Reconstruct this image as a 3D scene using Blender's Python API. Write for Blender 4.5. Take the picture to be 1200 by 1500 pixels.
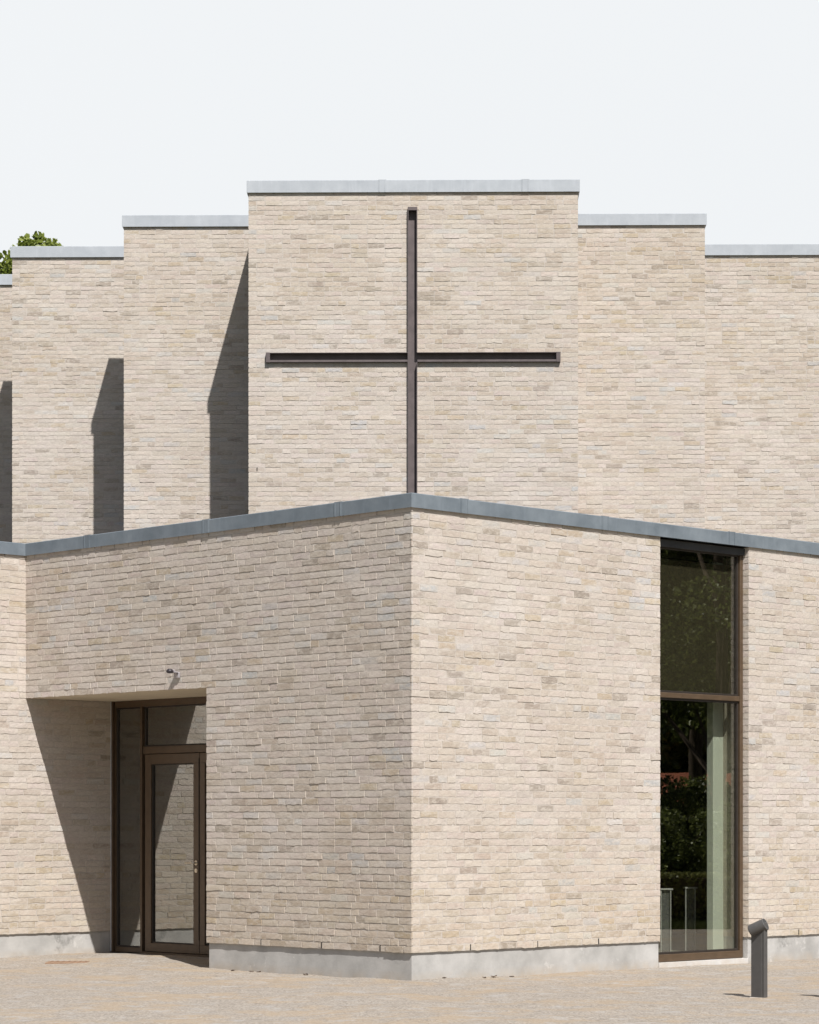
import bpy, math, random
import numpy as np
from mathutils import Vector

# ------------------------------------------------------------------ scene, camera, light
for o in list(bpy.data.objects): bpy.data.objects.remove(o)
S = bpy.context.scene
COL = S.collection
EYE = 1.455
cam = bpy.data.cameras.new('camera'); camo = bpy.data.objects.new('camera', cam); COL.objects.link(camo)
camo.location = (0, 0, EYE); camo.rotation_euler = (math.radians(90), 0, 0)
cam.sensor_fit = 'HORIZONTAL'; cam.sensor_width = 36; cam.lens = 36*3823/1200
cam.shift_y = (1210-750)/1200; cam.clip_end = 3000; cam.clip_start = .1
S.camera = camo
S.view_settings.view_transform = 'Standard'; S.view_settings.look = 'None'
S.view_settings.gamma = 1; S.view_settings.exposure = 0.49

SUN = Vector((.341, -1, 1.323)).normalized()          # towards the sun
EL = math.asin(SUN.z); AZ = math.atan2(SUN.x, SUN.y)
sl = bpy.data.lights.new('sun', 'SUN'); sl.energy = 4.6; sl.angle = math.radians(.5); sl.color = (1, .968, .94)
so = bpy.data.objects.new('sun', sl); COL.objects.link(so)
so.rotation_euler = (-SUN).to_track_quat('-Z', 'Y').to_euler(); so.location = (20, -30, 40)

W = bpy.data.worlds.new('World'); S.world = W; W.use_nodes = True
wn = W.node_tree; wn.nodes.clear()
def wnode(t, **k):
    n = wn.nodes.new(t)
    for a, b in k.items(): setattr(n, a, b)
    return n
sky = wnode('ShaderNodeTexSky', sky_type='NISHITA', sun_disc=False)
sky.sun_elevation = EL; sky.sun_rotation = AZ; sky.air_density = 1.0; sky.dust_density = 2.0
bg = wnode('ShaderNodeBackground'); bg.inputs[1].default_value = .055
# white haze added to the far sky only, shaped to keep fill off walls
bg2 = wnode('ShaderNodeBackground'); bg2.inputs[0].default_value = (.955, .98, 1.0, 1); bg2.inputs[1].default_value = .665
tc = wnode('ShaderNodeTexCoord'); sp = wnode('ShaderNodeSeparateXYZ')
mr = wnode('ShaderNodeMapRange', interpolation_type='SMOOTHSTEP')
mr.inputs['From Min'].default_value = .15; mr.inputs['From Max'].default_value = .8
nz = wnode('ShaderNodeTexNoise'); nz.inputs['Scale'].default_value = 2.2; nz.inputs['Detail'].default_value = 5
nm = wnode('ShaderNodeMapRange'); nm.inputs['From Min'].default_value = .3; nm.inputs['From Max'].default_value = .7
nm.inputs['To Min'].default_value = .97; nm.inputs['To Max'].default_value = 1
mu = wnode('ShaderNodeMath', operation='MULTIPLY'); mx = wnode('ShaderNodeMixShader'); wo = wnode('ShaderNodeOutputWorld')
L = wn.links.new
L(tc.outputs['Generated'], sp.inputs[0]); L(sp.outputs['Y'], mr.inputs['Value']); L(tc.outputs['Generated'], nz.inputs['Vector'])
L(nz.outputs['Fac'], nm.inputs['Value']); L(mr.outputs[0], mu.inputs[0]); L(nm.outputs[0], mu.inputs[1])
L(sky.outputs[0], bg.inputs[0]); L(mu.outputs[0], mx.inputs[0]); L(bg.outputs[0], mx.inputs[1]); L(bg2.outputs[0], mx.inputs[2]); L(mx.outputs[0], wo.inputs[0])

R = np.random.RandomState(7); random.seed(7)

# ------------------------------------------------------------------ materials
def mat(name, col=(.5, .5, .5), rough=.8, metal=0, spec=.3):
    m = bpy.data.materials.new(name); m.use_nodes = True
    b = m.node_tree.nodes['Principled BSDF']
    b.inputs['Base Color'].default_value = (*col, 1); b.inputs['Roughness'].default_value = rough
    b.inputs['Metallic'].default_value = metal; b.inputs['Specular IOR Level'].default_value = spec
    return m, m.node_tree, b
def N(nt, t, **k):
    n = nt.nodes.new(t)
    for a, b in k.items(): setattr(n, a, b)
    return n
def noise(nt, scale, detail=4, rough=.55, vec=None, stretch=None):
    n = N(nt, 'ShaderNodeTexNoise'); n.inputs['Scale'].default_value = scale
    n.inputs['Detail'].default_value = detail; n.inputs['Roughness'].default_value = rough
    t = N(nt, 'ShaderNodeTexCoord'); src = t.outputs['Object']
    if stretch:
        mp = N(nt, 'ShaderNodeMapping'); mp.inputs['Scale'].default_value = stretch
        nt.links.new(src, mp.inputs[0]); src = mp.outputs[0]
    nt.links.new(src, n.inputs['Vector'])
    return n.outputs['Fac']
def rng(nt, src, a, b, c, d, smooth=False):
    n = N(nt, 'ShaderNodeMapRange'); 
    if smooth: n.interpolation_type = 'SMOOTHSTEP'
    for i, v in enumerate((a, b, c, d)): n.inputs[i+1].default_value = v
    nt.links.new(src, n.inputs[0]); return n.outputs[0]
def mix(nt, fac, a, b, mode='MIX'):
    n = N(nt, 'ShaderNodeMix', data_type='RGBA', blend_type=mode)
    for sock, v in ((n.inputs[0], fac), (n.inputs[6], a), (n.inputs[7], b)):
        if hasattr(v, 'links'): nt.links.new(v, sock)
        elif isinstance(v, tuple): sock.default_value = (*v, 1)
        else: sock.default_value = v
    return n.outputs[2]
def bump(nt, b, h, dist, strength=1, prev=None):
    n = N(nt, 'ShaderNodeBump'); n.inputs['Distance'].default_value = dist; n.inputs['Strength'].default_value = strength
    nt.links.new(h, n.inputs['Height'])
    if prev: nt.links.new(prev, n.inputs['Normal'])
    nt.links.new(n.outputs[0], b.inputs['Normal']); return n.outputs[0]

MORTAR = (.475, .42, .355)
def brick_mat():
    m, nt, b = mat('pale brick', rough=.92, spec=.15)
    at = N(nt, 'ShaderNodeAttribute', attribute_name='brick_colour')
    streak = noise(nt, 26, 5, .65, stretch=(1, 1, 2.6))
    c = mix(nt, 1.0, at.outputs['Color'], mix(nt, rng(nt, streak, .3, .7, 0, 1), (.84, .83, .82), (1.11, 1.11, 1.11)), 'MULTIPLY')
    smear = rng(nt, noise(nt, 11, 6, .75, stretch=(1, 1, 2.2)), .47, .62, 0, .72, True)
    c = mix(nt, smear, c, (.51, .468, .415))
    speck = rng(nt, noise(nt, 75, 3, .6), .66, .74, 0, .45, True)
    c = mix(nt, speck, c, (.25, .215, .18))
    wash = rng(nt, noise(nt, .9, 4, .6), .35, .68, 0, 1)
    c = mix(nt, 1.0, c, mix(nt, wash, (.945, .925, .89), (1.035, 1.04, 1.045)), 'MULTIPLY')
    band = rng(nt, noise(nt, 1.7, 5, .7, stretch=(.35, .35, 2.2)), .35, .65, 0, 1)
    c = mix(nt, 1.0, c, mix(nt, band, (.955, .945, .93), (1.02, 1.02, 1.02)), 'MULTIPLY')
    nt.links.new(c, b.inputs['Base Color'])
    p = bump(nt, b, noise(nt, 55, 4, .6), .004, .5)
    bump(nt, b, noise(nt, 14, 4, .6), .008, .35, p)
    return m
def mortar_mat():
    m, nt, b = mat('lime mortar', rough=.95, spec=.1)
    c = mix(nt, rng(nt, noise(nt, 12, 5, .7), .3, .7, 0, 1), (.39, .352, .312), (.53, .485, .435))
    nt.links.new(c, b.inputs['Base Color'])
    bump(nt, b, noise(nt, 35, 5, .7), .006, .7)
    return m
def zinc_mat(name, a, c2, metal, rough):
    m, nt, b = mat(name, rough=rough, metal=metal, spec=.4)
    c = mix(nt, rng(nt, noise(nt, 3, 6, .65), .32, .68, 0, 1), a, c2)
    st = noise(nt, 16, 4, .6, stretch=(1, 1, .12))
    c = mix(nt, rng(nt, st, .5, .75, 0, .25, True), c, tuple(min(1, v*1.22) for v in c2))
    nt.links.new(c, b.inputs['Base Color'])
    nt.links.new(rng(nt, noise(nt, 9, 3), .3, .7, rough-.1, rough+.12), b.inputs['Roughness'])
    bump(nt, b, noise(nt, 5, 2), .01, .12)
    return m
def concrete_mat(name='concrete', a=(.31, .305, .29), c2=(.46, .45, .43)):
    m, nt, b = mat(name, rough=.85, spec=.2)
    c = mix(nt, rng(nt, noise(nt, 2.2, 7, .62), .34, .66, 0, 1), a, c2)
    c = mix(nt, rng(nt, noise(nt, 1.35, 5, .7), .62, .70, 0, .55, True), c, (.15, .148, .14))
    c = mix(nt, rng(nt, noise(nt, 90, 3, .6), .68, .76, 0, .6, True), c, (.14, .13, .12))
    c = mix(nt, rng(nt, noise(nt, 4, 6, .75), .60, .66, 0, .4, True), c, (.6, .585, .56))
    g = N(nt, 'ShaderNodeNewGeometry'); s = N(nt, 'ShaderNodeSeparateXYZ'); nt.links.new(g.outputs['Position'], s.inputs[0])
    low = rng(nt, s.outputs['Z'], -.02, .09, .55, 0)
    mul = N(nt, 'ShaderNodeMath', operation='MULTIPLY'); nt.links.new(low, mul.inputs[0]); nt.links.new(rng(nt, noise(nt, 3, 5, .7), .35, .6, 0, 1), mul.inputs[1])
    c = mix(nt, mul.outputs[0], c, (.40, .31, .21))
    nt.links.new(c, b.inputs['Base Color'])
    bump(nt, b, noise(nt, 40, 5, .6), .003, .5)
    return m
def simple_mat(name, col, rough=.6, metal=0, spec=.4, var=.12, scale=12):
    m, nt, b = mat(name, rough=rough, metal=metal, spec=spec)
    lo = tuple(v*(1-var) for v in col); hi = tuple(min(1, v*(1+var)) for v in col)
    nt.links.new(mix(nt, rng(nt, noise(nt, scale, 5, .6), .3, .7, 0, 1), lo, hi), b.inputs['Base Color'])
    nt.links.new(rng(nt, noise(nt, scale*2, 3), .3, .7, max(.05, rough-.08), min(1, rough+.08)), b.inputs['Roughness'])
    return m
def glass_mat(name, refl, tint):
    m = bpy.data.materials.new(name); m.use_nodes = True; nt = m.node_tree; nt.nodes.clear()
    o = N(nt, 'ShaderNodeOutputMaterial'); t = N(nt, 'ShaderNodeBsdfTransparent'); t.inputs[0].default_value = (*tint, 1)
    g = N(nt, 'ShaderNodeBsdfGlossy'); g.inputs['Roughness'].default_value = .004; g.inputs[0].default_value = (.97, .965, .94, 1)
    lw = N(nt, 'ShaderNodeLayerWeight'); lw.inputs[0].default_value = .5
    pw_ = N(nt, 'ShaderNodeMath', operation='POWER'); nt.links.new(lw.outputs['Facing'], pw_.inputs[0]); pw_.inputs[1].default_value = 4
    f = rng(nt, pw_.outputs[0], 0, 1, refl, 1)
    x = N(nt, 'ShaderNodeMixShader'); nt.links.new(f, x.inputs[0]); nt.links.new(t.outputs[0], x.inputs[1]); nt.links.new(g.outputs[0], x.inputs[2])
    bp = N(nt, 'ShaderNodeBump'); bp.inputs['Distance'].default_value = .0006; bp.inputs['Strength'].default_value = .35
    nt.links.new(noise(nt, 1.3, 1), bp.inputs['Height']); nt.links.new(bp.outputs[0], g.inputs['Normal'])
    nt.links.new(x.outputs[0], o.inputs[0]); return m
def gravel_mat():
    m, nt, b = mat('gravel', rough=.95, spec=.15)
    fine = noise(nt, 42, 4, .75)
    v = N(nt, 'ShaderNodeTexVoronoi'); v.inputs['Scale'].default_value = 62
    t = N(nt, 'ShaderNodeTexCoord'); nt.links.new(t.outputs['Object'], v.inputs['Vector'])
    c = mix(nt, rng(nt, v.outputs['Color'], .1, .9, 0, 1), (.19, .165, .138), (.40, .358, .305))
    c = mix(nt, rng(nt, fine, .35, .65, 0, .35), c, (.29, .255, .215))
    c = mix(nt, rng(nt, noise(nt, 1.1, 6, .72), .47, .60, 0, .55, True), c, (.345, .262, .172))
    c = mix(nt, rng(nt, noise(nt, 3.2, 6, .75), .53, .62, 0, .55, True), c, (.35, .335, .315))
    c = mix(nt, rng(nt, noise(nt, 5, 7, .82), .55, .63, 0, .6, True), c, (.19, .162, .132))
    c = mix(nt, rng(nt, noise(nt, 22, 4, .8), .60, .70, 0, .6, True), c, (.42, .39, .345))
    # dark lawn around the forecourt, added out of view to cut light bounce
    gp_ = N(nt, 'ShaderNodeNewGeometry'); sx_ = N(nt, 'ShaderNodeSeparateXYZ'); nt.links.new(gp_.outputs['Position'], sx_.inputs[0])
    w_ = N(nt, 'ShaderNodeMath', operation='MAXIMUM'); w2_ = N(nt, 'ShaderNodeMath', operation='MAXIMUM')
    nt.links.new(rng(nt, sx_.outputs['Y'], 6, 5.6, 0, 1), w_.inputs[0]); nt.links.new(rng(nt, sx_.outputs['X'], 13.4, 13.6, 0, 1), w_.inputs[1])
    nt.links.new(w_.outputs[0], w2_.inputs[0]); nt.links.new(rng(nt, sx_.outputs['X'], -16, -16.3, 0, 1), w2_.inputs[1])
    c = mix(nt, w2_.outputs[0], c, mix(nt, noise(nt, 2, 5, .7), (.035, .05, .014), (.075, .09, .03)))
    nt.links.new(c, b.inputs['Base Color'])
    p = bump(nt, b, v.outputs['Distance'], .012, .5)
    bump(nt, b, noise(nt, 6, 6, .7), .03, .4, p)
    return m
def leaf_mat(name, lo, hi, trans=.35):
    m = bpy.data.materials.new(name); m.use_nodes = True; nt = m.node_tree; nt.nodes.clear()
    o = N(nt, 'ShaderNodeOutputMaterial'); at = N(nt, 'ShaderNodeNewGeometry')
    c = mix(nt, at.outputs['Random Per Island'], lo, hi)
    d = N(nt, 'ShaderNodeBsdfDiffuse'); tr = N(nt, 'ShaderNodeBsdfTranslucent'); gl = N(nt, 'ShaderNodeBsdfGlossy'); gl.inputs['Roughness'].default_value = .45
    nt.links.new(c, d.inputs[0]); nt.links.new(c, tr.inputs[0])
    a = N(nt, 'ShaderNodeMixShader'); a.inputs[0].default_value = trans
    nt.links.new(d.outputs[0], a.inputs[1]); nt.links.new(tr.outputs[0], a.inputs[2])
    a2 = N(nt, 'ShaderNodeMixShader'); a2.inputs[0].default_value = .04
    nt.links.new(a.outputs[0], a2.inputs[1]); nt.links.new(gl.outputs[0], a2.inputs[2]); nt.links.new(a2.outputs[0], o.inputs[0])
    return m

M = dict(
    brick=brick_mat(), mortar=mortar_mat(), plinth=concrete_mat(), sill=concrete_mat('pale concrete', (.46, .45, .43), (.58, .57, .55)),
    zinc=zinc_mat('pale grey zinc', (.33, .355, .38), (.40, .425, .45), .0, .5),  # lighter zinc colour of the upper copings
    zinc_dark=zinc_mat('dark blue grey zinc', (.135, .16, .182), (.205, .235, .26), .15, .42),  # darker, bluer zinc colour of the lower coping
    bronze=simple_mat('brown anodised metal', (.088, .058, .034), .42, .1, .5, .15),
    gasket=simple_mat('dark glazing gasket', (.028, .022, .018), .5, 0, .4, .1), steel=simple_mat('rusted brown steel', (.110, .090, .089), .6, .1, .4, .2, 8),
    glass=glass_mat('coated window glass', .11, (.87, .885, .835)), door_glass=glass_mat('reflective door glass', .28, (.5, .53, .5)),
    soffit=simple_mat('beige soffit render', (.60, .53, .41), .9, 0, .2, .08, 3),
    gravel=gravel_mat(), roof=simple_mat('grey roofing felt', (.055, .057, .06), .9, 0, .2, .2, 3),
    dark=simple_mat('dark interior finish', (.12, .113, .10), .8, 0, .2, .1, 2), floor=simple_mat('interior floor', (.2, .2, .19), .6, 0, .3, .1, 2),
    column=simple_mat('pale column paint', (.60, .63, .595), .6, 0, .3, .04, 3), blind=simple_mat('olive blind fabric', (.050, .042, .029), .9, 0, .1, .08, 30),
    black=simple_mat('black joint and shade strip', (.02, .018, .016), .9), bollard=simple_mat('charcoal powder coat', (.088, .084, .080), .5, .1, .4, .08, 20),  # black: open joints, meeting strip and the painted shade in the door screen
    lens=simple_mat('frosted lens', (.22, .22, .225), .35), brass=simple_mat('brushed nickel handle', (.62, .56, .46), .3, .8, .5, .05),
    galv=simple_mat('grey metal panel', (.12, .12, .125), .45, .3), rim=simple_mat('pale metal rim', (.5, .5, .52), .35, .4),
    bark=simple_mat('bark', (.085, .065, .048), .95, 0, .1, .4, 9), litter=simple_mat('dry leaf litter', (.07, .045, .028), .9),
    rust=simple_mat('rusty cast iron', (.24, .155, .10), .9), tile=simple_mat('red roof tile', (.30, .10, .055), .85, 0, .2, .3, 5),
    render=simple_mat('pale house render', (.42, .38, .33), .9), white=simple_mat('grey lamp body', (.34, .32, .33), .35, .3),
    lamp_dark=simple_mat('black lamp hood', (.03, .025, .03), .4),
    leaf=leaf_mat('sunlit lime leaves', (.13, .17, .022), (.30, .35, .075), .45), leaf_dark=leaf_mat('dark tree leaves', (.05, .068, .016), (.24, .27, .075), .35),
    hedge=leaf_mat('hedge leaves', (.11, .125, .03), (.27, .27, .08), .2), grass=leaf_mat('grass blades', (.05, .075, .018), (.12, .14, .04), .2),
)

# ------------------------------------------------------------------ mesh helpers
OFF = {}
class MB:
    def __init__(s): s.v = []; s.f = []
    def quadbox(s, pts_bottom, z0, z1):
        """prism over a 2D polygon"""
        n = len(pts_bottom); b = len(s.v)
        s.v += [(x, y, z0) for x, y in pts_bottom] + [(x, y, z1) for x, y in pts_bottom]
        s.f.append(tuple(b+i for i in range(n))[::-1]); s.f.append(tuple(b+n+i for i in range(n)))
        for i in range(n):
            j = (i+1) % n; s.f.append((b+i, b+j, b+n+j, b+n+i))
        return s
    def bar(s, o, d, n, s0, s1, n0, n1, z0, z1, bev=0):
        """box in a wall frame: origin o, along d, outward n (2D)"""
        def P(a, c): return (o[0]+d[0]*a+n[0]*c, o[1]+d[1]*a+n[1]*c)
        if not bev: return s.quadbox([P(s0, n0), P(s1, n0), P(s1, n1), P(s0, n1)], z0, z1)
        rings = [(z0, bev), (z0+bev, 0), (z1-bev, 0), (z1, bev)]; b = len(s.v)
        for z, i in rings:
            a0, a1, c0, c1 = s0+i, s1-i, n0+i, n1-i; e = bev-i
            for a, c in ((a0+e, c0), (a1-e, c0), (a1, c0+e), (a1, c1-e), (a1-e, c1), (a0+e, c1), (a0, c1-e), (a0, c0+e)):
                s.v.append((*P(a, c), z))
        for r in range(3):
            for i in range(8):
                j = (i+1) % 8; s.f.append((b+r*8+i, b+r*8+j, b+r*8+8+j, b+r*8+8+i))
        s.f.append(tuple(b+i for i in range(8))[::-1]); s.f.append(tuple(b+24+i for i in range(8)))
        return s
    def tube(s, pts, rad, seg=12, caps=True):
        pts = [Vector(p) for p in pts]; b = len(s.v); n = len(pts)
        if not isinstance(rad, (list, tuple)): rad = [rad]*n
        t0 = (pts[1]-pts[0]).normalized(); up = Vector((0, 0, 1)) if abs(t0.z) < .9 else Vector((1, 0, 0))
        for i, p in enumerate(pts):
            t = (pts[min(i+1, n-1)]-pts[max(i-1, 0)]).normalized()
            a = t.cross(up).normalized(); c = a.cross(t)
            for k in range(seg):
                w = 2*math.pi*k/seg; s.v.append(tuple(p+(a*math.cos(w)+c*math.sin(w))*rad[i]))
        for i in range(n-1):
            for k in range(seg):
                l = (k+1) % seg; s.f.append((b+i*seg+k, b+i*seg+l, b+(i+1)*seg+l, b+(i+1)*seg+k))
        if caps: s.f.append(tuple(b+k for k in range(seg))); s.f.append(tuple(b+(n-1)*seg+k for k in range(seg))[::-1])
        return s
def off_of(parent): return OFF.get(parent.name, Vector((0, 0, 0))) if parent else Vector((0, 0, 0))
def link(name, me, m, parent=None, smooth=False):
    o = bpy.data.objects.new(name, me); COL.objects.link(o)
    if m: me.materials.append(m)
    if parent: o.parent = parent; OFF[o.name] = off_of(parent)
    if smooth:
        for p in me.polygons: p.use_smooth = True
    return o
def obj(name, mb, m, parent=None, smooth=False, origin=None):
    off = Vector(origin) if origin else off_of(parent)
    me = bpy.data.meshes.new(name); me.from_pydata([(x-off.x, y-off.y, z-off.z) for x, y, z in mb.v], [], mb.f); me.update()
    o = link(name, me, m, parent, smooth)
    if origin and not parent: o.location = off; OFF[o.name] = off
    return o
def tag(o, label=None, cat=None, group=None, kind=None):
    for k, v in (('label', label), ('category', cat), ('group', group), ('kind', kind)):
        if v: o[k] = v
    return o
def empty(name, loc, label, cat, group=None, rz=0):
    o = bpy.data.objects.new(name, None); COL.objects.link(o); o.location = loc; o.rotation_euler.z = rz; o.empty_display_size = .3
    OFF[o.name] = Vector(loc); return tag(o, label, cat, group)
def fast_mesh(name, V, F):
    """V (n,3) array, F (m,4) array"""
    me = bpy.data.meshes.new(name); me.vertices.add(len(V)); me.vertices.foreach_set('co', np.ascontiguousarray(V, dtype=np.float32).ravel())
    k = F.shape[1]; me.loops.add(F.size); me.polygons.add(len(F))
    me.loops.foreach_set('vertex_index', F.astype(np.int32).ravel())
    me.polygons.foreach_set('loop_start', np.arange(0, F.size, k, dtype=np.int32)); me.polygons.foreach_set('loop_total', np.full(len(F), k, dtype=np.int32))
    me.polygons.foreach_set('use_smooth', np.zeros(len(F), dtype=bool)); me.update(calc_edges=True); me.validate(); return me

# ------------------------------------------------------------------ brickwork: every brick a real, slightly crooked block
PAL = np.array([(.50, .452, .412), (.475, .422, .375), (.415, .362, .312), (.475, .42, .39), (.475, .456, .438), (.425, .362, .285), (.33, .288, .252), (.42, .417, .418)])
NX, NZ = 4, 2
_g = [(i, j) for j in range(NZ+1) for i in range(NX+1)]
GI = np.array([g[0]/NX for g in _g]); GJ = np.array([g[1]/NZ for g in _g])
_ring = [i for i in range(NX+1)] + [NX+(NX+1)*j for j in range(1, NZ+1)] + [(NX+1)*NZ+i for i in range(NX-1, -1, -1)] + [(NX+1)*j for j in range(NZ-1, 0, -1)]
BF = []
for j in range(NZ):
    for i in range(NX):
        a = j*(NX+1)+i; BF.append((a, a+1, a+NX+2, a+NX+1))
_nf = len(_g)
for k in range(len(_ring)):
    l = (k+1) % len(_ring); BF.append((_ring[k], _nf+k, _nf+l, _ring[l]))
BF = np.array(BF); EDGE = np.zeros(len(_g)); EDGE[_ring] = 1
def lowfreq(s, z, seed):
    return (np.sin(s*1.1+seed)*np.cos(z*1.7+seed*2.1)+np.sin(s*2.3-z*2.9+seed*1.3)+np.sin(z*.9-s*.35+seed))/3
class Bricks:
    def __init__(s): s.B = []
    def wall(s, o, d, n, intervals, z0, z1, pitch=.0669, e0=.0, e1=.0, first=0):
        """intervals(za, zb) -> list of (s0, s1) to be filled on this course"""
        c = 0; z = z0
        while z + pitch*.6 < z1:
            zb = min(z+pitch, z1)
            for k, (a, b) in enumerate(intervals(z, zb)):
                x = a; start = True
                while x < b-.02:
                    if start: ln = (.228, .108, .168)[(c+first) % 3] if R.rand() < .8 else R.choice([.228, .108])
                    else: ln = .108 if R.rand() < .17 else .228
                    ln *= R.uniform(.97, 1.02); start = False
                    e = min(x+ln, b)
                    if b-e < .06: e = b
                    s.B.append((o[0], o[1], d[0], d[1], n[0], n[1], x, e, z+.004, zb-.007))
                    x = e+.012
            z = zb; c += 1
        return s
    def build(s, name, parent, seed=0, prot=(.0016, .0055)):
        B = np.array(s.B); nb = len(B); q = lambda i: B[:, i:i+1]
        s0, s1, z0, z1 = q(6), q(7), q(8), q(9)
        m = len(_g)
        S_ = s0+(s1-s0)*GI; Z_ = z0+(z1-z0)*GJ
        edge = EDGE[None, :]
        S_ = S_ + R.uniform(-.0018, .0018, (nb, m))
        wav = R.normal(0, .0017, (nb, m))
        Z_ = Z_ + np.where(GJ[None, :] < .1, wav*1.9-.0012, wav*.8)
        p = R.uniform(prot[0], prot[1], (nb, 1)); big = R.rand(nb, 1) < .07; p = np.where(big, p+R.uniform(.001, .004, (nb, 1)), p)
        tl = R.normal(0, .0011, (nb, 1)); tz = R.normal(0, .0010, (nb, 1))
        Nn = p + tl*(GI[None, :]-.5) + tz*(GJ[None, :]-.5) + R.normal(0, .0005, (nb, m)) - .0005*edge
        rS = S_[:, _ring]; rZ = Z_[:, _ring]; rN = np.full((nb, len(_ring)), -.010)
        S_ = np.hstack([S_, rS]); Z_ = np.hstack([Z_, rZ]); Nn = np.hstack([Nn, rN])
        X = q(0)+q(2)*S_+q(4)*Nn; Y = q(1)+q(3)*S_+q(5)*Nn
        off = off_of(parent)
        V = np.stack([X-off.x, Y-off.y, Z_-off.z], -1).reshape(-1, 3)
        per = m+len(_ring)
        # skirt quads face outwards whichever way the wall frame is handed
        F = (BF[None]+(np.arange(nb)*per)[:, None, None]).reshape(-1, 4)
        hand = (B[:, 2]*B[:, 5]-B[:, 3]*B[:, 4]) > 0
        F = F.reshape(nb, -1, 4); F[hand] = F[hand][:, :, ::-1]; F = F.reshape(-1, 4)
        me = fast_mesh(name, V, F)
        zz = z0[:, 0]; lf = lowfreq((s0+s1)[:, 0]/2, zz, seed)*.8+.75*np.exp(-(zz/1.0)**2)+.45*np.clip((zz-7.8)/1.2, 0, 1)-.1
        base = np.array([.44, .20, .075, .13, .07, .03, .018, .02]); tan = np.array([.24, .28, .20, .12, .04, .07, .035, .015])
        w = np.clip(lf*.9+.4, 0, 1)[:, None]; P = base*(1-w)+tan*w; cum = np.cumsum(P/P.sum(1, keepdims=True), 1)
        idx = (R.rand(nb, 1) > cum).sum(1).clip(0, len(PAL)-1)
        colr = PAL[idx]*R.normal(1, .03, (nb, 1))*R.normal(1, .008, (nb, 3))
        warm = np.exp(-(zz/1.15)**4)*.9+np.clip((zz-8.0)/1.0, 0, 1)*.35
        colr = colr*(1-warm[:, None]*np.array([.0, .022, .095]))
        # lime slurry left smeared along the brick edges
        CV = np.repeat(colr[:, None, :], per, 1); mort = np.array([.50, .462, .41])
        k = R.uniform(0, .55, (nb, per))*np.concatenate([EDGE, np.ones(per-m)])[None, :]*R.uniform(.2, 1, (nb, 1)); k += R.uniform(0, .12, (nb, per))
        CV = CV*(1-k[..., None])+mort*k[..., None]
        C = np.ones((nb*per, 4), dtype=np.float32); C[:, :3] = np.clip(CV, .03, .8).reshape(-1, 3)
        at = me.color_attributes.new('brick_colour', 'FLOAT_COLOR', 'POINT'); at.data.foreach_set('color', C.ravel())
        return link(name, me, M['brick'], parent)
full = lambda a, b: (lambda za, zb: [(a, b)])

# ------------------------------------------------------------------ ground
def gz(x, y):
    h = .0
    if y > 20: h -= .004*max(0, min(x, 9))*1.0
    dx = x+2.9; dy = y-28.6; h += .034*math.exp(-(dx*dx/2.2+dy*dy/1.1))
    if 18 < y < 32 and -8 < x < 9:
        h += .006*math.sin(x*3.1+y*1.3)+.004*math.sin(x*7.3-y*4.1)+.003*math.sin(y*9.7+x*1.9)
    return h
def axis(lo, f0, f1, hi, step, grow=1.35):
    a = list(np.arange(f0, f1+1e-6, step)); d = step
    while a[-1] < hi: d *= grow; a.append(a[-1]+d)
    d = step
    while a[0] > lo: d *= grow; a.insert(0, a[0]-d)
    return a
gx = axis(-900, -8, 9, 900, .12); gy = axis(-300, 19, 32, 1500, .12)
V = np.array([(x, y, gz(x, y)) for y in gy for x in gx]); nx = len(gx)
F = np.array([(j*nx+i, j*nx+i+1, (j+1)*nx+i+1, (j+1)*nx+i) for j in range(len(gy)-1) for i in range(nx-1)])
g = link('ground', fast_mesh('ground', V, F), M['gravel'], smooth=True); tag(g, 'beige gravel forecourt in front of the brick walls', 'gravel ground', kind='structure')

# ------------------------------------------------------------------ entrance building (lower block turned 45 degrees)
P0 = (.019, 24.5); U = (-.695, .719); VV = (.719, .695)
mU = (.695, -.719); mV = (-.719, -.695)
def at(a, b): return (P0[0]+VV[0]*a+U[0]*b, P0[1]+VV[1]*a+U[1]*b)   # a along right face, b along left face
LB = 6.144; RB = 11.0; OPEN = 3.008; DEP = 1.1746; ZP = .26; ZC = 4.445; ZS = 2.871; WL, WR = 3.576, 5.036
Q0 = at(0, LB)
ent = empty('entrance_building', (P0[0], P0[1], 0), 'low pale brick entrance block with blue grey coping, porch door and tall window', 'building')

br = Bricks()
e = .006
br.wall(P0, VV, mU, lambda a, b: [(-e, WL), (WR, RB)], ZP, ZC+.03)
right_wall = br.build('wall', ent, 1.0, (.0010, .0044))
br = Bricks()
br.wall(P0, U, mV, lambda a, b: [(-e, OPEN)] if (a+b)/2 < ZS else [(-e, LB)], ZP, ZC+.03, first=1)
left_wall = br.build('wall', ent, 2.7, (.0016, .0062))
br = Bricks()
br.wall(Q0, VV, mU, lambda a, b: [(-5, DEP)] if (a+b)/2 < ZS else [(-5, 0)], ZP, ZC+.03)
rev_wall = br.build('wall', ent, 4.2)
br = Bricks()
br.wall(at(0, OPEN), VV, U, full(0, DEP), ZP, ZS, first=1)                      # hidden cheek of the porch
br.build('reveal', ent, 5)
for a, n in ((WR, mV), (WL, VV)):                                               # window reveals
    br = Bricks(); br.wall(at(a, 0), U, n, full(0, .10), ZP, ZC); br.build('reveal', ent, 5)

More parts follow.
